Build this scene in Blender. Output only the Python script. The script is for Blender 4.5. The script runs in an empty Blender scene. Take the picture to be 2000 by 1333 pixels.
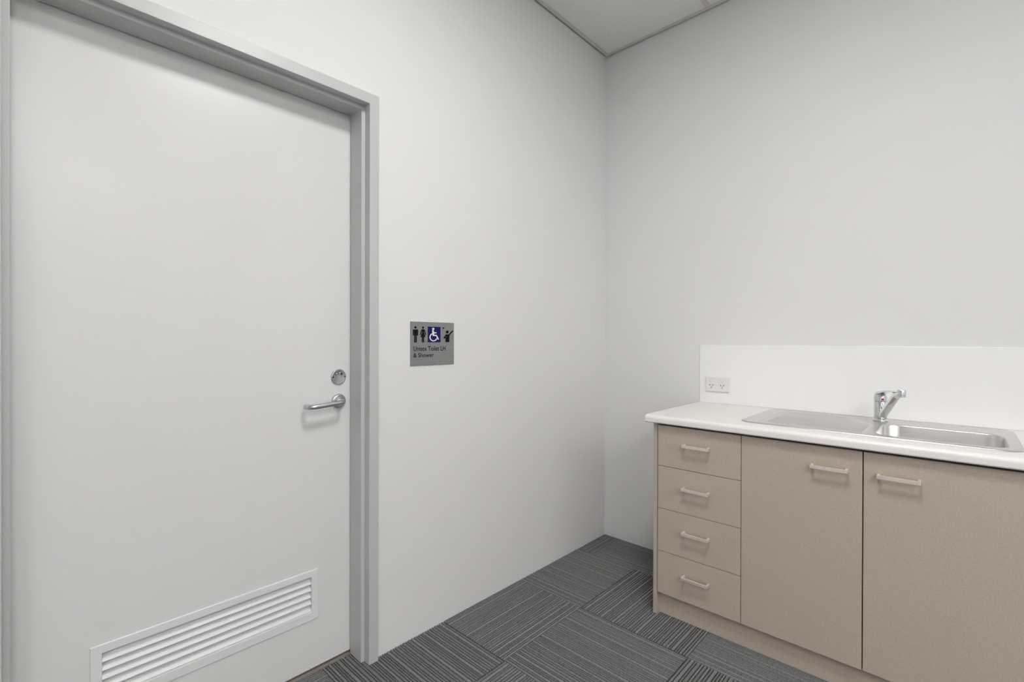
import bpy, bmesh, math, random
from mathutils import Vector, Matrix
random.seed(7)
scene = bpy.context.scene
COL = scene.collection

# ------------------------------------------------------------------ camera
CAM = Vector((-2.6018, -1.6369, 1.227))
YAW, PITCH, ROLL, FPX = 0.754, -0.0034, 0.0027, 934.845
F = Vector((math.cos(YAW)*math.cos(PITCH), math.sin(YAW)*math.cos(PITCH), math.sin(PITCH)))
r0 = Vector((math.sin(YAW), -math.cos(YAW), 0)); u0 = r0.cross(F)
rr = r0*math.cos(ROLL) + u0*math.sin(ROLL); uu = u0*math.cos(ROLL) - r0*math.sin(ROLL)
cd = bpy.data.cameras.new('camera'); cam = bpy.data.objects.new('camera', cd); COL.objects.link(cam)
cam.matrix_world = Matrix(((rr.x, uu.x, -F.x, CAM.x), (rr.y, uu.y, -F.y, CAM.y), (rr.z, uu.z, -F.z, CAM.z), (0, 0, 0, 1)))
cd.sensor_fit = 'HORIZONTAL'; cd.sensor_width = 36; cd.lens = FPX*36/2000; cd.clip_start = 0.02
scene.camera = cam
# ------------------------------------------------------------------ world, exposure
w = bpy.data.worlds.new('world'); scene.world = w; w.use_nodes = True
w.node_tree.nodes['Background'].inputs[0].default_value = (0.02, 0.02, 0.02, 1)
vs = scene.view_settings
vs.view_transform = 'Standard'; vs.look = 'None'; vs.gamma = 1; vs.use_curve_mapping = False; vs.exposure = -0.10
PANEL_STRENGTH = 22.0
# ceiling light panels: centre x, y, size x, size y (the first lights the kitchenette corner, the last three are unseen panels added as fill light)
PANELS = [(-1.75, -1.36, 0.44, 0.40, 'small square ceiling light panel nearest the door and the sink', 2.3),
          (-1.75, -5.10, 0.60, 0.60, 'square ceiling light panel far down the room from the door', 1),
          (-2.95, -3.65, 0.60, 1.10, 'long added ceiling fill light in the middle of the room behind the camera', 1),
          (-2.95, -5.85, 0.60, 0.60, 'added ceiling fill light nearest the end wall', 1),
          (-4.15, -3.65, 0.60, 1.10, 'long added ceiling fill light farthest from the sink wall', 1)]

# ------------------------------------------------------------------ materials
def newmat(name):
    m = bpy.data.materials.new(name); m.use_nodes = True
    nt = m.node_tree; return m, nt, nt.nodes['Principled BSDF']
def mat(name, col, rough=0.5, metal=0.0, var=0.0, vscale=40, bump=0.0, bscale=200, spec=0.5, stretch=None, coat=0.0):
    m, nt, b = newmat(name)
    b.inputs['Roughness'].default_value = rough; b.inputs['Metallic'].default_value = metal
    b.inputs['Specular IOR Level'].default_value = spec; b.inputs['Coat Weight'].default_value = coat
    tc = nt.nodes.new('ShaderNodeTexCoord'); mp = nt.nodes.new('ShaderNodeMapping')
    nt.links.new(tc.outputs['Object'], mp.inputs[0])
    if stretch: mp.inputs['Scale'].default_value = stretch
    n = nt.nodes.new('ShaderNodeTexNoise'); n.inputs['Scale'].default_value = vscale; n.inputs['Detail'].default_value = 4
    nt.links.new(mp.outputs[0], n.inputs['Vector'])
    cr = nt.nodes.new('ShaderNodeValToRGB'); e = cr.color_ramp.elements
    e[0].position = 0.3; e[1].position = 0.7
    e[0].color = tuple(c*(1-var) for c in col) + (1,); e[1].color = tuple(min(1, c*(1+var)) for c in col) + (1,)
    nt.links.new(n.outputs['Fac'], cr.inputs[0]); nt.links.new(cr.outputs[0], b.inputs['Base Color'])
    if bump:
        n2 = nt.nodes.new('ShaderNodeTexNoise'); n2.inputs['Scale'].default_value = bscale; n2.inputs['Detail'].default_value = 3
        nt.links.new(mp.outputs[0], n2.inputs['Vector'])
        bp = nt.nodes.new('ShaderNodeBump'); bp.inputs['Strength'].default_value = bump; bp.inputs['Distance'].default_value = 0.001
        nt.links.new(n2.outputs['Fac'], bp.inputs['Height']); nt.links.new(bp.outputs[0], b.inputs['Normal'])
    return m
M = {}
M['wall'] = mat('wall_paint', (0.805, 0.805, 0.80), 0.6, var=0.008, vscale=3, bump=0.06, bscale=350, spec=0.3)
M['ceil'] = mat('ceiling_tile_paint', (0.88, 0.88, 0.87), 0.9, var=0.02, vscale=60, bump=0.1, bscale=300, spec=0.1)
M['ceil_metal'] = mat('ceiling_trim_metal', (0.70, 0.68, 0.66), 0.5, var=0.01)
M['shadow_gap'] = mat('shadow_line_black', (0.03, 0.028, 0.026), 0.8, var=0.05)
M['door'] = mat('door_paint', (0.775, 0.775, 0.77), 0.27, var=0.006, vscale=4, bump=0.03, bscale=120, spec=0.5)
M['frame'] = mat('frame_paint', (0.57, 0.57, 0.567), 0.38, var=0.01, vscale=8, spec=0.5)
M['grille'] = mat('grille_white', (0.80, 0.80, 0.80), 0.4, var=0.01, vscale=20)
M['steel'] = mat('satin_steel', (0.50, 0.50, 0.50), 0.32, 1.0, var=0.06, vscale=60)
M['satin'] = mat('satin_aluminium', (0.58, 0.58, 0.59), 0.34, 1.0, var=0.05, vscale=60)
M['chrome'] = mat('chrome', (0.72, 0.73, 0.74), 0.08, 1.0, var=0.02, vscale=30)
M['sink'] = mat('brushed_stainless', (0.72, 0.705, 0.69), 0.34, 1.0, var=0.05, vscale=60, bump=0.02, bscale=300, stretch=(1, 0.05, 1))
M['bench'] = mat('benchtop_laminate', (0.86, 0.825, 0.795), 0.32, var=0.05, vscale=260, spec=0.5)
M['lam'] = mat('taupe_laminate', (0.495, 0.425, 0.352), 0.5, var=0.09, vscale=300, bump=0.05, bscale=500, spec=0.35)
M['carcass'] = mat('carcass_dark', (0.03, 0.025, 0.02), 0.7, var=0.05)
M['handle'] = mat('brushed_nickel', (0.84, 0.76, 0.69), 0.42, 0.55, var=0.04, vscale=80)
M['splash'] = mat('splashback_white', (0.92, 0.92, 0.915), 0.22, var=0.004, vscale=5, spec=0.5)
M['plastic'] = mat('white_plastic', (0.80, 0.80, 0.76), 0.35, var=0.01, vscale=20)
M['dark'] = mat('dark_slot', (0.03, 0.03, 0.03), 0.7, var=0.05)
M['black'] = mat('black_print', (0.005, 0.005, 0.005), 0.6, var=0.05, spec=0.15)
M['blue'] = mat('blue_print', (0.008, 0.004, 0.10), 0.5, var=0.03, spec=0.25)
M['white'] = mat('white_print', (0.85, 0.85, 0.88), 0.5, var=0.01)
M['signplate'] = mat('brushed_sign_plate', (0.30, 0.30, 0.30), 0.42, 0.6, var=0.06, vscale=120, stretch=(0.05, 1, 1))
M['red'] = mat('red_dot', (0.5, 0.01, 0.03), 0.4, var=0.03)
M['threshold'] = mat('threshold_strip', (0.30, 0.26, 0.24), 0.5, var=0.05)
M['fleck'] = mat('seam_fibre', (0.16, 0.165, 0.165), 0.95, var=0.2, vscale=200)

def carpet_mat(name, lo, hi):
    m, nt, b = newmat(name); b.inputs['Roughness'].default_value = 0.95; b.inputs['Specular IOR Level'].default_value = 0.15
    tc = nt.nodes.new('ShaderNodeTexCoord')
    n = nt.nodes.new('ShaderNodeTexNoise'); n.inputs['Scale'].default_value = 240; n.inputs['Detail'].default_value = 4; n.inputs['Roughness'].default_value = 0.6
    nt.links.new(tc.outputs['Object'], n.inputs['Vector'])
    cr = nt.nodes.new('ShaderNodeValToRGB'); e = cr.color_ramp.elements
    e[0].position = 0.35; e[0].color = (lo, lo*1.01, lo*1.015, 1); e[1].position = 0.66; e[1].color = (hi, hi, hi, 1)
    nt.links.new(n.outputs['Fac'], cr.inputs[0]); nt.links.new(cr.outputs[0], b.inputs['Base Color'])
    bp = nt.nodes.new('ShaderNodeBump'); bp.inputs['Strength'].default_value = 0.4; bp.inputs['Distance'].default_value = 0.0015
    nt.links.new(n.outputs['Fac'], bp.inputs['Height']); nt.links.new(bp.outputs[0], b.inputs['Normal'])
    return m
M['carpet_light'] = carpet_mat('light_grey_yarn', 0.155, 0.29)
M['carpet_dark'] = carpet_mat('carpet_base_groove_shade', 0.022, 0.045)  # floor base and groove floors; shade between the ribs put into the colour
M['carpet'] = carpet_mat('mid_grey_yarn', 0.125, 0.235)
def emit(name, col, s):
    m, nt, b = newmat(name); b.inputs['Base Color'].default_value = (0.8, 0.8, 0.8, 1)
    b.inputs['Emission Color'].default_value = col + (1,); b.inputs['Emission Strength'].default_value = s
    return m
M['lamp'] = emit('lamp_diffuser', (1.0, 0.99, 0.985), PANEL_STRENGTH)
M['lamp_bright'] = emit('lamp_diffuser_bright', (1.0, 0.99, 0.985), PANEL_STRENGTH*2.7)

# ------------------------------------------------------------------ mesh helpers (world coordinates; the parent's place is taken off when linking)
def bx(bm, x0, x1, y0, y1, z0, z1):
    x0, x1 = sorted((x0, x1)); y0, y1 = sorted((y0, y1)); z0, z1 = sorted((z0, z1))
    v = [bm.verts.new(p) for p in ((x0,y0,z0),(x1,y0,z0),(x1,y1,z0),(x0,y1,z0),(x0,y0,z1),(x1,y0,z1),(x1,y1,z1),(x0,y1,z1))]
    for f in ((0,3,2,1),(4,5,6,7),(0,1,5,4),(1,2,6,5),(2,3,7,6),(3,0,4,7)): bm.faces.new([v[i] for i in f])
    return bm
def box(*a): return bx(bmesh.new(), *a)
def prism(bm, poly, place, d0, d1):
    """poly of 2-D points, place(u, v, d) -> world, extruded from depth d0 to d1"""
    a = [bm.verts.new(place(u, v, d0)) for u, v in poly]; b = [bm.verts.new(place(u, v, d1)) for u, v in poly]
    bm.faces.new(a); bm.faces.new(b[::-1]); n = len(poly)
    for i in range(n): bm.faces.new((a[i], b[i], b[(i+1) % n], a[(i+1) % n]))
def loft(bm, rings, close=True, cap0=False, cap1=False):
    R = [[bm.verts.new(p) for p in r] for r in rings]; n = len(R[0])
    for A, B in zip(R, R[1:]):
        for i in range(n if close else n-1): bm.faces.new((A[i], A[(i+1) % n], B[(i+1) % n], B[i]))
    if cap0: bm.faces.new(R[0][::-1])
    if cap1: bm.faces.new(R[-1])
    return R
def lathe(bm, prof, c, axis='z', n=32, cap0=True, cap1=True):
    c = Vector(c); rings = []
    for r, h in prof:
        ring = []
        for i in range(n):
            a = 2*math.pi*i/n; p, q = r*math.cos(a), r*math.sin(a)
            ring.append(c + (Vector((p, q, h)) if axis == 'z' else Vector((p, h, q)) if axis == 'y' else Vector((h, p, q))))
        rings.append(ring)
    loft(bm, rings, True, cap0, cap1); return bm
def tube(bm, pts, r, n=16):
    pts = [Vector(p) for p in pts]; rings = []; up = Vector((0, 0, 1)); side = None
    for i, p in enumerate(pts):
        t = (pts[min(i+1, len(pts)-1)] - pts[max(i-1, 0)]).normalized()
        if side is None: side = t.cross(up) if abs(t.z) < .9 else t.cross(Vector((1, 0, 0)))
        side = (side - t*side.dot(t)).normalized(); o = t.cross(side)
        rings.append([p + (side*math.cos(2*math.pi*k/n) + o*math.sin(2*math.pi*k/n))*r for k in range(n)])
    loft(bm, rings, True, True, True); return bm
def strap(bm, pts, wid, thk):
    """rounded flat bar along pts: wid across (level), thk the other way"""
    pts = [Vector(p) for p in pts]; rings = []
    for i, p in enumerate(pts):
        t = (pts[min(i+1, len(pts)-1)] - pts[max(i-1, 0)]).normalized()
        s = t.cross(Vector((0, 0, 1))).normalized(); o = s.cross(t)
        wi = wid[i] if isinstance(wid, (list, tuple)) else wid; th = thk[i] if isinstance(thk, (list, tuple)) else thk
        ring = []
        for k in range(20):
            a = 2*math.pi*k/20; cx = math.copysign(abs(math.cos(a))**0.35, math.cos(a)); sy = math.copysign(abs(math.sin(a))**0.35, math.sin(a))
            ring.append(p + s*cx*wi/2 + o*sy*th/2)
        rings.append(ring)
    loft(bm, rings, True, True, True); return bm
def rrect(x0, x1, y0, y1, r, n=8):
    pts = []
    for cx, cy, a0 in ((x1-r, y1-r, 0), (x0+r, y1-r, 90), (x0+r, y0+r, 180), (x1-r, y0+r, 270)):
        for k in range(n+1):
            a = math.radians(a0 + 90*k/n); pts.append((cx + r*math.cos(a), cy + r*math.sin(a)))
    return pts
def obj(name, bm, m, parent=None, org=(0, 0, 0), bevel=0, smooth=False, seg=2, angle=40):
    bmesh.ops.remove_doubles(bm, verts=bm.verts, dist=1e-6)
    bmesh.ops.recalc_face_normals(bm, faces=bm.faces)
    bmesh.ops.translate(bm, verts=bm.verts, vec=-Vector(org))
    me = bpy.data.meshes.new(name); bm.to_mesh(me); bm.free()
    for mm in (m if isinstance(m, tuple) else (m,)): me.materials.append(M[mm])
    o = bpy.data.objects.new(name, me); COL.objects.link(o)
    if parent is not None: o.parent = parent
    else: o.location = org
    if smooth:
        me.polygons.foreach_set('use_smooth', [True]*len(me.polygons))
        me.set_sharp_from_angle(angle=math.radians(angle))
    if bevel:
        b = o.modifiers.new('bevel', 'BEVEL'); b.width = bevel; b.segments = seg; b.limit_method = 'ANGLE'; b.angle_limit = math.radians(50)
    return o
def thing(name, label, cat, loc, kind=None, group=None):
    o = bpy.data.objects.new(name, None); COL.objects.link(o); o.location = loc; o.empty_display_size = 0.05
    tag(o, label, cat, kind, group); return o
def tag(o, label=None, cat=None, kind=None, group=None):
    if label: o['label'] = label
    if cat: o['category'] = cat
    if kind: o['kind'] = kind
    if group: o['group'] = group
    return o

# ------------------------------------------------------------------ room shell
H = 3.0; XW, YW = -4.79, -6.37                     # far walls
XL, XR, ZT = -2.589, -1.675, 2.0935                # clear opening of the door frame between its stops
HO = 0.044                                         # how far the hole in the wall lies outside the stops
bm = bmesh.new()
bx(bm, XW-.12, XL-HO, 0, .14, -.006, H+.05); bx(bm, XR+HO, .12, 0, .14, -.006, H+.05); bx(bm, XL-HO, XR+HO, 0, .14, ZT+HO, H+.05)
tag(obj('wall_left', bm, 'wall'), 'off-white painted wall holding the door and the toilet sign', None, 'structure')
tag(obj('wall_right', box(0, .12, YW-.12, 0, -.006, H+.05), 'wall'), 'off-white painted wall behind the sink and white splashback', None, 'structure')
tag(obj('wall_front', box(XW-.12, .12, YW-.12, YW, -.006, H+.05), 'wall'), 'plain off-white end wall behind the camera', None, 'structure')
tag(obj('wall_back', box(XW-.12, XW, YW, 0, -.006, H+.05), 'wall'), 'plain off-white side wall opposite the sink', None, 'structure')

# floor of ribbed carpet tiles laid in alternating directions
floor = tag(obj('floor', box(XW-.12, .12, YW-.12, .30, -.06, -.0070), 'carpet_dark'), 'dark grey ribbed carpet tiles laid in alternating directions', None, 'structure')
ribs = []; p = 0.0
while p < 0.5 - 0.006:
    wd = random.choice((0.0090, 0.0105, 0.0120, 0.0130, 0.0155)); ribs.append((p, min(p+wd, 0.5))); p += wd
def tile(x0, x1, y0, y1, d, gx, gy, name='carpet_tile', m='carpet'):
    """carpet tile with raised ribs along x (d='x') or y; gx, gy is the corner of the uncut tile"""
    bm = bmesh.new(); g = 0.0006; x0 += g; x1 -= g; y0 += g; y1 -= g
    a0, a1, b0, b1, g0 = (y0, y1, x0, x1, gy) if d == 'x' else (x0, x1, y0, y1, gx)
    prof = [(a0, -.0068, 0)]
    for q_i, (s, e) in enumerate(ribs):
        s += g0; e += g0
        if e <= a0 or s >= a1: continue
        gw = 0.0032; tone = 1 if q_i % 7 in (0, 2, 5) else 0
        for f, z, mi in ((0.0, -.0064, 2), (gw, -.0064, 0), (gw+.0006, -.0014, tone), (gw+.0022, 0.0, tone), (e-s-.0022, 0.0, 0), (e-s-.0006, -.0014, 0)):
            q = s + f
            if a0 < q < a1: prof.append((q, z, mi))
    prof.append((a1, -.0068, 0))
    rings = [[(t, b, z) if d == 'y' else (b, t, z) for t, z, _ in prof] for b in (b0, b1)]
    A, B = [[bm.verts.new(p_) for p_ in r_] for r_ in rings]; n_ = len(prof)
    for i in range(n_):
        f_ = bm.faces.new((A[i], A[(i+1) % n_], B[(i+1) % n_], B[i])); f_.material_index = prof[i][2]
    bm.faces.new(A); bm.faces.new(B[::-1])
    return bm
full = {}
x_right = -.29
xs_lines = [x_right - .5*k for k in range(10)]         # -.29 ... -4.79
ys_lines = [-.37 - .5*k for k in range(13)]            # -.37 ... -6.37
def add_tile(bm): 
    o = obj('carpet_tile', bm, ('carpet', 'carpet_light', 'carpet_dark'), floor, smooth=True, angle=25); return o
for k in range(9):
    x1, x0 = xs_lines[k], xs_lines[k+1]
    for j in range(13):
        y1 = 0.0 if j == 0 else ys_lines[j-1]; y0 = ys_lines[j]
        d = 'x' if (k+j) % 2 else 'y'
        if j == 0:
            add_tile(tile(x0, x1, y0, y1, d, x0, y0)); continue
        if d not in full:
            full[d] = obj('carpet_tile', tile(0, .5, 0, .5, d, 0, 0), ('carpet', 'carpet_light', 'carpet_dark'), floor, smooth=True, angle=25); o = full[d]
        else:
            o = full[d].copy(); COL.objects.link(o); o.parent = floor
        o.location = (x0, y0, 0)
# cut pieces along the sink wall
add_tile(tile(x_right, 0, -.12, 0, 'x', x_right, -.37+.25))
for j in range(13):
    y1 = -.12 if j == 0 else ys_lines[j-1]; y0 = ys_lines[j]
    add_tile(tile(x_right, -.114, y0, y1, 'y' if j < 2 else 'xy'[j % 2], x_right, y0))
    add_tile(tile(-.108, 0, y0, y1, 'y', -.29+.02, y0))
obj('carpet_seam', box(-.1135, -.1085, -.70, -.09, -.006, .0004), 'fleck', floor)
# doorway pieces
for x0, x1, d, gx in ((XL-HO+.001, -2.29, 'y', -2.79), (-2.29, -1.79, 'x', -2.29), (-1.79, XR+HO-.001, 'y', -1.79)):
    add_tile(tile(x0, x1, 0, .094, d, gx, -.37+.25))
tag(obj('trim_2', box(XL-HO, XR+HO, .095, .135, -.006, .0035), 'threshold', bevel=.001), 'thin brown threshold strip under the grey door', None, 'structure')

# ceiling: slab, perimeter trim with a dark shadow line, tiles and grid bars
ceil = tag(obj('ceiling', box(XW-.12, .12, YW-.12, .14, H+.035, H+.15), 'shadow_gap'), 'pale grey suspended ceiling of large square panels', None, 'structure')
G = 0.010
T0 = 0.031
def ring_trim():
    bm = bmesh.new()
    prof = [(G, H+.034), (G, H-.001), (T0, H-.001), (T0, H+.002), (G+.002, H+.002), (G+.002, H+.034)]
    rings = [[(-o, -o, z) for o, z in prof], [(XW+o, -o, z) for o, z in prof], [(XW+o, YW+o, z) for o, z in prof], [(-o, YW+o, z) for o, z in prof]]
    R = loft(bm, rings, True)
    for i in range(len(prof)):
        a, b = R[3], R[0]; bm.faces.new((a[i], a[(i+1) % len(prof)], b[(i+1) % len(prof)], b[i]))
    return bm
obj('edge_trim', ring_trim(), 'ceil_metal', ceil)
gxl = [-1.15, -2.35, -3.55]; gyl = [-.645, -1.845, -3.045, -4.245, -5.445]
for x in gxl: obj('grid_bar', box(x-.012, x+.012, YW+T0+.001, -T0-.001, H-.0005, H+.03), 'ceil_metal', ceil)
for y in gyl:
    e = [-T0-.001] + [q for x in gxl for q in (x+.0125, x-.0125)] + [XW+T0+.001]
    for a, b in zip(e[0::2], e[1::2]): obj('grid_bar', box(b, a, y-.012, y+.012, H-.0005, H+.03), 'ceil_metal', ceil)
ex = [-T0] + gxl + [XW+T0]; ey = [-T0] + gyl + [YW+T0]
for xa, xb in zip(ex, ex[1:]):
    for ya, yb in zip(ey, ey[1:]):
        x0, x1 = xb + (.0125 if xb in gxl else -.012), xa - (.0125 if xa in gxl else -.012)
        y0, y1 = yb + (.0125 if yb in gyl else -.012), ya - (.0125 if ya in gyl else -.012)
        bm = bmesh.new(); cut = None
        for px, py, sx, sy, _, _ in PANELS:
            if x0 < px < x1 and y0 < py < y1: cut = (px-sx/2-.012, px+sx/2+.012, py-sy/2-.012, py+sy/2+.012)
        if cut:
            a, b, c, d = cut
            bx(bm, x0, a, y0, y1, H+.0025, H+.018); bx(bm, b, x1, y0, y1, H+.0025, H+.018)
            bx(bm, a, b, y0, c, H+.0025, H+.018); bx(bm, a, b, d, y1, H+.0025, H+.018)
        else: bx(bm, x0, x1, y0, y1, H+.0025, H+.018)
        obj('ceiling_tile', bm, 'ceil', ceil)
for px, py, sx, sy, lab, ps in PANELS:
    t = thing('ceiling_light', lab, 'ceiling light', (px, py, H), group='ceiling light panels')
    bm = bmesh.new(); a, b, c, d = px-sx/2-.010, px+sx/2+.010, py-sy/2-.010, py+sy/2+.010; q = .022
    bx(bm, a, a+q, c, d, H-.003, H+.03); bx(bm, b-q, b, c, d, H-.003, H+.03); bx(bm, a+q, b-q, c, c+q, H-.003, H+.03); bx(bm, a+q, b-q, d-q, d, H-.003, H+.03)
    obj('frame', bm, 'ceil', t, (px, py, H))
    obj('diffuser', box(a+q, b-q, c+q, d-q, H+.001, H+.006), 'lamp_bright' if ps > 1 else 'lamp', t, (px, py, H))

# ------------------------------------------------------------------ door frame and door
prof = [(.044, .14), (.018, .14), (.018, .0955), (0, .0955), (0, .0134), (.0145, .0134), (.0145, -.0215), (.054, -.0215), (.054, -.0005), (.044, -.0005)]
rings = [[(XL-o, y, 0) for o, y in prof], [(XL-o, y, ZT+o) for o, y in prof], [(XR+o, y, ZT+o) for o, y in prof], [(XR+o, y, 0) for o, y in prof]]
bm = bmesh.new(); loft(bm, rings, True, True, True)
tag(obj('trim_1', bm, 'frame', bevel=.0016), 'pale grey stepped steel frame around the door', None, 'structure')
DY = 0.1; dorg = (-2.13, DY, 0.014)
door = thing('door_1', 'pale grey flush door with lever handle and white louvred vent', None, dorg, 'structure')
vx0, vx1, vz0, vz1 = -2.416, -1.822, .218, .355           # hole for the vent
dx0, dx1, dz0, dz1 = XL-.0155, XR+.0155, .014, ZT+.0155
bm = bmesh.new(); T = DY+.038
gx = [dx0, vx0, vx1, dx1]; gz = [dz0, vz0, vz1, dz1]
front = [[bm.verts.new((x, DY, z)) for z in gz] for x in gx]; back = [[bm.verts.new((x, T, z)) for z in gz] for x in gx]
for i in range(3):
    for j in range(3):
        if (i, j) == (1, 1): continue
        for L in (front, back): bm.faces.new((L[i][j], L[i+1][j], L[i+1][j+1], L[i][j+1]))
per = [(0,0),(1,0),(2,0),(3,0),(3,1),(3,2),(3,3),(2,3),(1,3),(0,3),(0,2),(0,1)]; hol = [(1,1),(2,1),(2,2),(1,2)]
for lp in (per, hol):
    for a, b in zip(lp, lp[1:]+lp[:1]): bm.faces.new((front[a[0]][a[1]], front[b[0]][b[1]], back[b[0]][b[1]], back[a[0]][a[1]]))
obj('door_leaf', bm, 'door', door, dorg)
# vent grille
fx0, fx1, fz0, fz1 = -2.438, -1.800, .194, .3765; ix0, ix1, iz0, iz1 = -2.413, -1.8255, .2235, .3525
bm = bmesh.new(); yf = DY-.004
def frame_ring(o, y): return [(fx0+o, y, fz0+o), (fx1-o, y, fz0+o), (fx1-o, y, fz1-o), (fx0+o, y, fz1-o)]
inn = lambda y, o=0: [(ix0-o, y, iz0-o), (ix1+o, y, iz0-o), (ix1+o, y, iz1+o), (ix0-o, y, iz1+o)]
loft(bm, [frame_ring(0, DY), frame_ring(0, yf+.001), frame_ring(.001, yf), inn(yf, .001), inn(yf+.001), inn(DY+.034), inn(DY+.034, .002), inn(DY, .002), frame_ring(0, DY)], True)
gr = tag(obj('vent_grille', bm, 'grille', door, dorg), 'white louvred vent grille low on the door')
pitch = .0246
for k in range(5):
    zb = .3245 - pitch*k                      # front lower edge of the blade
    if k == 4: zb = iz0 + .001
    bm = bmesh.new(); pts = [(DY+.0005, zb), (DY+.0005, zb+.0022), (DY+.0205, zb+.0205), (DY+.0218, zb+.0190), (DY+.0025, zb)]
    prism(bm, pts, lambda u, v, d: (d, u, v), ix0+.0003, ix1-.0003)
    obj('louvre_blade', bm, 'grille', gr, dorg)
# lock indicator
lx = -1.7225
bm = lathe(bmesh.new(), [(.0300, 0), (.0300, -.0035), (.0285, -.0055), (.0265, -.0060), (.0255, -.0056)], (lx, DY, 1.082), 'y', 40)
lock = tag(obj('lock_plate', bm, 'satin', door, dorg, smooth=True), 'round satin metal privacy lock with indicator window')
for s in (-1, 1):
    obj('screw', lathe(bmesh.new(), [(.0028, .001), (.0028, -.0008)], (lx+s*.0235, DY-.0058, 1.082), 'y', 12), 'dark', lock, dorg)
bm = bmesh.new(); outer = [(.0175*math.cos(math.radians(a)), .0175*math.sin(math.radians(a))) for a in range(25, 156, 10)]
inner = [(.0105*math.cos(math.radians(a)), .0105*math.sin(math.radians(a))) for a in range(155, 24, -10)]
prism(bm, outer+inner, lambda u, v, d: (lx+u, d, 1.084+v), DY-.0052, DY-.0063); obj('indicator_window', bm, 'dark', lock, dorg)
for a0, a1 in ((60, 100), (112, 150)):
    bm = bmesh.new(); o_ = [(.0160*math.cos(math.radians(a)), .0160*math.sin(math.radians(a))) for a in range(a0, a1+1, 10)]
    i_ = [(.0125*math.cos(math.radians(a)), .0125*math.sin(math.radians(a))) for a in range(a1, a0-1, -10)]
    prism(bm, o_+i_, lambda u, v, d: (lx+u, d, 1.084+v), DY-.0060, DY-.0068); obj('indicator_mark', bm, 'white', lock, dorg)
obj('coin_slot', lathe(bmesh.new(), [(.0045, .001), (.0045, -.0008), (.003, -.0008), (.003, .0005)], (lx, DY-.0060, 1.0835), 'y', 16), 'satin', lock, dorg)
# lever
lz = .990
bm = lathe(bmesh.new(), [(.0280, 0), (.0280, -.004), (.0268, -.0065), (.0215, -.0075), (.0205, -.0085), (.0150, -.0088), (.0140, -.012), (.0105, -.0125)], (lx, DY, lz), 'y', 40)
rose = tag(obj('handle_rose', bm, 'satin', door, dorg, smooth=True), 'round satin metal rose behind the lever')
pts = [(lx, DY-.008, lz), (lx, DY-.030, lz)]
yc = DY-.055
for k in range(1, 9):
    a = math.radians(90*k/8); pts.append((lx-.020*(1-math.cos(a)), yc+.020-.020*math.sin(a) , lz))
pts += [(lx-.05, yc, lz-.0025), (lx-.09, yc, lz-.0055), (lx-.110, yc, lz-.007)]
for k in range(1, 9):
    a = math.radians(90*k/8); pts.append((lx-.110-.022*math.sin(a), yc+.022*(1-math.cos(a)), lz-.0075))
pts += [(lx-.132, yc+.034, lz-.0075)]
tag(obj('door_lever', tube(bmesh.new(), pts, .0092, 20), 'satin', door, dorg, smooth=True, angle=60), 'satin metal lever bent back towards the door')

# ------------------------------------------------------------------ toilet sign
sx0, sx1, sz0, sz1 = -1.4655, -1.2365, 1.1175, 1.299; so = (-1.351, -.002, sz0)
sign = thing('toilet_sign', 'brushed grey unisex toilet and shower sign beside the door frame', 'sign', so)
obj('plate', box(sx0, sx1, -.0035, -.0002, sz0, sz1), 'signplate', sign, so, bevel=.0008)
def sp(px, py, d):
    top = 205 + (px-240)*35/945; hh = 955 - (px-240)*65/945
    u = (px-243)/942; u = u*(1 + .035*(1-u)*-1) if True else u
    return (sx0 + u*(sx1-sx0), -.0035 - d, sz1 - (py-top)/hh*(sz1-sz0))
LAYER = [0]
def poly(bm, pts, d=.0004, b=-.0002):
    LAYER[0] = (LAYER[0]+1) % 9; d = d + LAYER[0]*3e-5; prism(bm, pts, lambda u, v, dd: sp(u, v, dd), b, d)
def circ(bm, c, r, d=.0004, b=-.0002, ry=None): poly(bm, [(c[0]+r*math.cos(2*math.pi*k/20), c[1]+(ry or r)*math.sin(2*math.pi*k/20)) for k in range(20)], d, b)
def stroke(bm, pts, wd, d=.0004, b=-.0002, cap=True):
    for (ax, ay), (bx_, by_) in zip(pts, pts[1:]):
        l = math.hypot(bx_-ax, by_-ay); nx, ny = -(by_-ay)/l*wd/2, (bx_-ax)/l*wd/2
        poly(bm, [(ax+nx, ay+ny), (bx_+nx, by_+ny), (bx_-nx, by_-ny), (ax-nx, ay-ny)], d, b)
    for p_ in (pts if cap else pts[1:-1]): circ(bm, p_, wd/2, d, b)
bm = bmesh.new(); circ(bm, (345, 335), 24, ry=26); stroke(bm, [(302, 498), (304, 390), (388, 390), (390, 498)], 24)
poly(bm, [(318, 380), (374, 380), (374, 505), (318, 505)]); stroke(bm, [(331, 500), (331, 648)], 25); stroke(bm, [(362, 500), (362, 648)], 25)
tag(obj('man_symbol', bm, 'black', sign, so), 'black standing man symbol')
bm = bmesh.new(); circ(bm, (503, 338), 22, ry=24); poly(bm, [(478, 374), (530, 374), (524, 430), (555, 545), (452, 545), (484, 430)])
stroke(bm, [(478, 388), (446, 488)], 20); stroke(bm, [(530, 388), (561, 488)], 20); stroke(bm, [(490, 540), (490, 648)], 22); stroke(bm, [(518, 540), (518, 648)], 22)
tag(obj('woman_symbol', bm, 'black', sign, so), 'black standing woman symbol')
bm = bmesh.new(); poly(bm, [(606, 318), (882, 326), (882, 656), (606, 655)]); bp_ = tag(obj('access_panel', bm, 'blue', sign, so), 'dark blue square with white wheelchair symbol')
bm = bmesh.new(); W_ = dict(d=.0008, b=.0002)
circ(bm, (721, 367), 25, **W_); stroke(bm, [(716, 410), (724, 500)], 38, **W_); stroke(bm, [(722, 452), (782, 452)], 24, **W_)
stroke(bm, [(730, 508), (788, 508), (832, 588)], 25, **W_)
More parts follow.
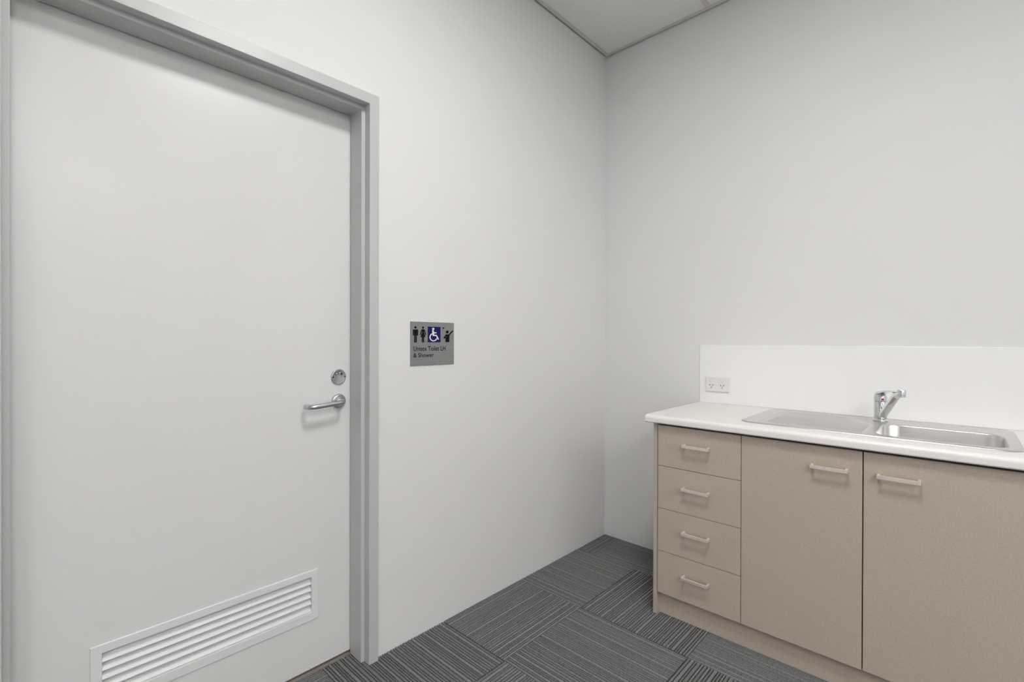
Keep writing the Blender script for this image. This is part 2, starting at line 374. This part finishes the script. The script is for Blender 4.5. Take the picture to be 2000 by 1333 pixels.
arc = lambda rx, ry, R_: [(728+rx*math.cos(math.radians(a)), 545+ry*math.sin(math.radians(a))) for a in R_]
poly(bm, arc(87, 91, range(20, 246, 9)) + arc(65, 69, range(236+9, 19, -9)), **W_)
obj('wheelchair_symbol', bm, 'white', bp_, so)
bm = bmesh.new(); circ(bm, (1032, 435), 31, ry=34); poly(bm, [(1000, 488), (1082, 488), (1078, 655), (990, 655), (992, 590), (1005, 560)])
stroke(bm, [(1064, 505), (1148, 418)], 28); stroke(bm, [(1003, 505), (962, 562), (1002, 562)], 26)
poly(bm, [(928, 338), (976, 332), (936, 382)])
tag(obj('shower_symbol', bm, 'black', sign, so), 'black showering person symbol')
def text(s, parent, org, px0, px1, pyt, pyb, name):
    c = bpy.data.curves.new(name, 'FONT'); c.body = s; c.extrude = 0; c.offset = 0.010; c.resolution_u = 6
    o = bpy.data.objects.new(name, c); COL.objects.link(o); dg = bpy.context.evaluated_depsgraph_get()
    me = bpy.data.meshes.new_from_object(o.evaluated_get(dg)); bpy.data.objects.remove(o)
    cap = 0.0; xs = [v.co.x for v in me.vertices]; x0, x1 = min(xs), max(xs)
    ys = [v.co.y for v in me.vertices]; cap = max(ys)
    a = sp(px0, pyb, .0004); b = sp(px1, pyt, .0004)
    for v in me.vertices:
        X = a[0] + (v.co.x-x0)/(x1-x0)*(b[0]-a[0]); Z = a[2] + v.co.y/cap*(b[2]-a[2])
        v.co = (X-org[0], a[1]-org[1], Z-org[2])
    me.materials.append(M['black']); q = bpy.data.objects.new(name, me); COL.objects.link(q); q.parent = parent
    return q
tag(text('Unisex Toilet LH', sign, so, 303, 992, 737, 838, 'lettering'), 'black lettering reading Unisex Toilet LH')
tag(text('& Shower', sign, so, 303, 735, 880, 978, 'lettering'), 'black lettering reading & Shower')
bm = bmesh.new(); rnd = random.Random(3)
for i in range(17):
    for r_ in range(3):
        for c_ in range(2):
            if rnd.random() < .45: lathe(bm, [(.0008, 0), (.0006, -.0005)], sp(322+i*25+c_*9, 1022+r_*9, 0), 'y', 6)
tag(obj('braille_dots', bm, 'signplate', sign, so), None, None, 'stuff')

# ------------------------------------------------------------------ kitchenette cabinets
FX = -.598; CX = -.580                                # face of the fronts, face of the carcass
Y0, Y1, Y2, Y3 = -.649, -1.0025, -1.3945, -1.787
KZ, TZ = .1005, .8525
def front(name, y0, y1, z0, z1, parent, org): return obj(name, box(FX, CX-.001, y0, y1, z0, z1), 'lam', parent, org, bevel=.0008)
hb = bmesh.new(); L = .112
bx(hb, -.030, -.0235, -L/2, L/2, -.006, .006)
for s in (-1, 1): bx(hb, -.0236, 0, s*L/2, s*(L/2-.0085), -.006, .006)
hmesh = None
def handle(parent, org, y, z):
    global hmesh
    if hmesh is None:
        o = obj('handle', hb, 'handle', parent, bevel=.0008); hmesh = o.data
    else:
        o = bpy.data.objects.new('handle', hmesh); COL.objects.link(o); o.parent = parent
        b = o.modifiers.new('bevel', 'BEVEL'); b.width = .0008; b.segments = 2; b.limit_method = 'ANGLE'
    o.location = Vector((FX, y, z)) - Vector(org); o['label'] = 'square brushed nickel bar handle'
    return o
go = (-.30, (-.63+Y1)/2, 0)
du = thing('drawer_cabinet', 'narrow taupe laminate cabinet with four stacked drawers under the benchtop', 'cabinet', go)
obj('carcass', box(CX, -.012, Y1+.001, -.6495, KZ-.002, TZ+.0015), 'carcass', du, go)
obj('end_panel', box(FX, -.008, -.6475, -.630, .0005, TZ+.0015), 'lam', du, go, bevel=.0008)
zz = [KZ, .2885, .4785, .6675, TZ-.004]
for a, b in zip(zz, zz[1:]):
    dr = front('drawer', Y1+.0012, Y0-.0022, a+.001, b-.001, du, go); handle(dr, go, (Y0+Y1)/2, (a+b)/2+.0155)
go = (-.30, (Y1+Y3)/2, 0)
su = thing('sink_cabinet', 'wide taupe laminate cabinet with two doors under the sink', 'cabinet', go)
bm = bmesh.new()                                      # open box, so the bowl hangs free inside
bx(bm, CX, -.012, Y1-.017, Y1-.001, KZ-.002, TZ+.0015); bx(bm, CX, -.012, Y3, Y3+.016, KZ-.002, TZ+.0015)
bx(bm, CX, -.012, Y3+.016, Y1-.017, KZ-.002, KZ+.014); bx(bm, -.028, -.012, Y3+.016, Y1-.017, KZ+.014, TZ+.0015); bx(bm, CX, CX+.016, Y3+.016, Y1-.017, TZ-.06, TZ+.0015)
obj('carcass', bm, 'carcass', su, go)
d1 = front('cabinet_door', Y2+.0017, Y1-.0012, KZ+.001, TZ-.005, su, go); handle(d1, go, -1.2985, .776)
d2 = front('cabinet_door', Y3, Y2-.0017, KZ+.001, TZ-.005, su, go); handle(d2, go, -1.490, .776)
obj('end_panel', box(FX, -.008, Y3-.020, Y3-.0025, .0005, TZ+.0015), 'lam', su, go, bevel=.0008)
ko = (-.565, (Y0+Y3)/2, 0)
tag(obj('kickboard', box(-.573, -.557, Y3-.002, Y0+.001, .0005, KZ-.0025), 'lam', None, ko), 'recessed taupe kickboard along the floor under the cabinets', 'kickboard')

# benchtop with rounded front edge and a cut-out for the sink
BT, BB = .8915, .8575; BF = -.622; BY0, BY1 = -.6005, -1.838
hx0, hx1, hy0, hy1 = -.495, -.060, -.995, -1.760
prof = [(-.0062, BB), (-.0062, BT)]
top = [(hx1, BT), (hx0, BT)]
edge = [(BF+.016-.016*math.sin(math.radians(a)), BT-.016+.016*math.cos(math.radians(a))) for a in range(0, 91, 10)] + [(BF, BB+.004), (BF+.004, BB)]
prof = prof + top + edge + [(hx0, BB), (hx1, BB)]
ys = [BY0, hy0, hy1, BY1]; bm = bmesh.new()
Rg = [[bm.verts.new((x, y, z)) for x, z in prof] for y in ys]; n = len(prof)
for s in range(3):
    for i in range(n):
        j = (i+1) % n
        if s == 1 and (i == 2 or i == n-2): continue
        bm.faces.new((Rg[s][i], Rg[s][j], Rg[s+1][j], Rg[s+1][i]))
for s in (1, 2): bm.faces.new((Rg[s][2], Rg[s][3], Rg[s][n-2], Rg[s][n-1]))
bm.faces.new((Rg[1][3], Rg[2][3], Rg[2][n-2], Rg[1][n-2])); bm.faces.new((Rg[1][2], Rg[2][2], Rg[2][n-1], Rg[1][n-1]))
bm.faces.new(Rg[0]); bm.faces.new(Rg[3])
bo = (-.31, -1.22, BB)
tag(obj('benchtop', bm, 'bench', None, bo, smooth=True, angle=30), 'cream speckled benchtop with rounded front edge holding the sink', 'benchtop')
spo = (-.003, -1.22, BT)
tag(obj('splashback', box(-.006, -.0003, BY1, BY0, BT+.0003, 1.2005), 'splash', None, spo, bevel=.0006), 'glossy white splashback panel on the wall above the benchtop', 'splashback')

# ------------------------------------------------------------------ sink
SZ = BT + .0005; DK = SZ + .0030; sko = (-.28, -1.372, SZ)
sink = thing('sink', 'stainless steel inset sink with drainer tray and single bowl', 'sink', sko)
out = rrect(-.526, -.036, -1.779, -.966, .055, 10)
bowl = rrect(-.479, -.185, -1.748, -1.412, .050, 10)
drn = []
poly_d = [(-.475, -1.025), (-.475, -1.385), (-.235, -1.385), (-.115, -1.290), (-.080, -1.19), (-.080, -1.025)]
def round_poly(P, r, n=6):
    out_ = []
    for i, p_ in enumerate(P):
        p_ = Vector(p_); a = Vector(P[i-1]); b = Vector(P[(i+1) % len(P)])
        da, db = (a-p_).normalized(), (b-p_).normalized(); rad = min(r, (a-p_).length*.45, (b-p_).length*.45)
        s, e = p_+da*rad, p_+db*rad
        for k in range(n+1):
            t = k/n; out_.append(tuple(s*(1-t)**2 + p_*2*t*(1-t) + e*t*t))
    return out_
drn = round_poly(poly_d, .05)
def inset(P, d):
    c = Vector((sum(p_[0] for p_ in P)/len(P), sum(p_[1] for p_ in P)/len(P))); res = []
    xs_ = [p_[0] for p_ in P]; ys_ = [p_[1] for p_ in P]; hx = (max(xs_)-min(xs_))/2; hy = (max(ys_)-min(ys_))/2
    cx, cy = (max(xs_)+min(xs_))/2, (max(ys_)+min(ys_))/2
    return [(cx+(x-cx)*(hx-d)/hx, cy+(y-cy)*(hy-d)/hy) for x, y in P]
def zl(P, z): return [(x, y, z) for x, y in P]
bm = bmesh.new(); R = loft(bm, [zl(inset(out, -.0008), SZ), zl(out, SZ+.0018), zl(inset(out, .004), DK+.001), zl(inset(out, .010), DK+.0014), zl(inset(out, .020), DK-.001)], True)
edges = []
def loop_edges(vs): return [bm.edges.get((vs[i], vs[(i+1) % len(vs)])) or bm.edges.new((vs[i], vs[(i+1) % len(vs)])) for i in range(len(vs))]
edges += loop_edges(R[-1])
bv = [bm.verts.new((x, y, DK-.001)) for x, y in inset(bowl, -.004)]; dv = [bm.verts.new((x, y, DK-.001)) for x, y in inset(drn, -.003)]
edges += loop_edges(bv); edges += loop_edges(dv)
bmesh.ops.triangle_fill(bm, use_beauty=True, use_dissolve=False, edges=edges)
obj('sink_rim', bm, 'sink', sink, sko, smooth=True, angle=50)
bm = bmesh.new(); D0 = DK-.001
loft(bm, [zl(inset(drn, -.003), D0), zl(drn, D0-.0006), zl(inset(drn, .006), D0-.005), zl(inset(drn, .012), D0-.006)], True, False, True)
dt = obj('drainer_tray', bm, 'sink', sink, sko, smooth=True, angle=50)
for k in range(13):
    xr = -.452 + k*.0285
    ya, yb = -1.048, -1.368
    if xr > -.25: yb = -1.368 + (xr+.25)*.72
    bm = bmesh.new(); prism(bm, [(xr-.007, D0-.0062), (xr-.0035, D0-.0040), (xr+.0035, D0-.0040), (xr+.007, D0-.0062)], lambda u, v, d: (u, d, v), ya, yb)
    obj('drainer_ridge', bm, 'sink', dt, sko, smooth=True, angle=60)
bm = bmesh.new(); BD = D0-.165
rg = [zl(inset(bowl, -.004), D0), zl(inset(bowl, -.001), D0-.0008), zl(inset(bowl, .001), D0-.004), zl(inset(bowl, .002), BD+.045)]
for a in range(15, 91, 15):
    rg.append(zl(inset(bowl, .002+.045*(1-math.cos(math.radians(a)))), BD+.045*(1-math.sin(math.radians(a)))))
loft(bm, rg, True, False, True)
bw = obj('bowl', bm, 'sink', sink, sko, smooth=True, angle=50)
obj('drain', lathe(bmesh.new(), [(.045, .0004), (.043, .0025), (.034, .001), (.030, -.004)], (-.332, -1.58, BD), 'z', 28), 'chrome', bw, sko, smooth=True)

# ------------------------------------------------------------------ mixer tap
tx, ty, tz = -.122, -1.394, DK
to = (tx, ty, tz)
tap = thing('mixer_tap', 'chrome mixer tap with slanted spout standing behind the sink bowl', 'tap', to)
obj('base_ring', lathe(bmesh.new(), [(.0262, 0), (.0262, .005), (.0235, .008), (.022, .0085)], to, 'z', 32), 'chrome', tap, to, smooth=True)
obj('body', lathe(bmesh.new(), [(.0225, .008), (.0225, .078), (.0215, .080)], to, 'z', 32), 'chrome', tap, to, smooth=True)
cap = obj('cap', lathe(bmesh.new(), [(.0215, .0805), (.0230, .082), (.0230, .098), (.0205, .107), (.0150, .112), (.006, .1145)], to, 'z', 32), 'chrome', tap, to, smooth=True)
obj('lever', strap(bmesh.new(), [(tx+.012, ty+.005, tz+.108), (tx-.01, ty-.004, tz+.116), (tx-.045, ty-.018, tz+.124), (tx-.085, ty-.036, tz+.132), (tx-.125, ty-.053, tz+.1345), (tx-.150, ty-.062, tz+.1325)], [.034, .036, .030, .026, .024, .022], [.012, .012, .008, .006, .006, .005]), 'chrome', tap, to, smooth=True, angle=50)
sp_ = strap(bmesh.new(), [(tx-.004, ty-.002, tz+.010), (tx-.030, ty-.010, tz+.028), (-.215, -1.4275, .964), (-.285, -1.4560, 1.014), (-.300, -1.4640, 1.022), (-.318, -1.4735, 1.026)], [.026, .026, .025, .024, .024, .022], [.020, .020, .018, .016, .016, .016])
spt = obj('spout', sp_, 'chrome', tap, to, smooth=True, angle=50)
obj('aerator', lathe(bmesh.new(), [(.0125, .0), (.0135, .001), (.0135, .0065), (.0125, .007), (.0125, .0082), (.0138, .009), (.0138, .024), (.0120, .0265)], (-.318, -1.4755, 1.0165), 'z', 28), 'chrome', spt, to, smooth=True)
for ang, m in ((205, 'red'),):
    a = math.radians(ang); dvec = Vector((math.cos(a), math.sin(a), 0))
    bm = bmesh.new(); c = Vector((tx, ty, tz+.0905)) + dvec*.0228
    s_ = Vector((-dvec.y, dvec.x, 0)); ring = [[c + dvec*h + (s_*math.cos(2*math.pi*k/14) + Vector((0, 0, 1))*math.sin(2*math.pi*k/14))*.0042 for k in range(14)] for h in (-.001, .0012)]
    loft(bm, ring, True, True, True); tag(obj('temperature_dot', bm, m, cap, to), 'small red hot-water dot')

# ------------------------------------------------------------------ power point
po = (-.008, -.6955, .953); px_ = -.006
pp = thing('power_point', 'white double power point with two switches on the splashback', 'power point', po)
oy0, oy1, oz0, oz1 = -.636, -.756, .953, 1.029
obj('plate', box(px_-.0095, px_-.0001, oy1, oy0, oz0, oz1), 'plastic', pp, po, bevel=.002)
for yc_ in (-.666, -.722):
    sw = obj('switch', box(px_-.0150, px_-.009, yc_-.0085, yc_+.0085, 1.005, 1.020), 'grille', pp, po, bevel=.0015)
    bm = bmesh.new()
    for s in (-1, 1):
        a = math.radians(30)*s; c = Vector((yc_+s*.0075, .987)); u = Vector((math.sin(a), math.cos(a))); v_ = Vector((u.y, -u.x))
        q = [c+u*.0045+v_*.0013, c-u*.0045+v_*.0013, c-u*.0045-v_*.0013, c+u*.0045-v_*.0013]
        b2 = bmesh.new(); prism(b2, [tuple(k) for k in q], lambda y, z, d: (d, y, z), px_-.0090, px_-.0098)
        obj('pin_slot', b2, 'dark', pp, po)
    bm.free()
    obj('pin_slot', box(px_-.0098, px_-.0090, yc_-.0013, yc_+.0013, .970, .979), 'dark', pp, po)
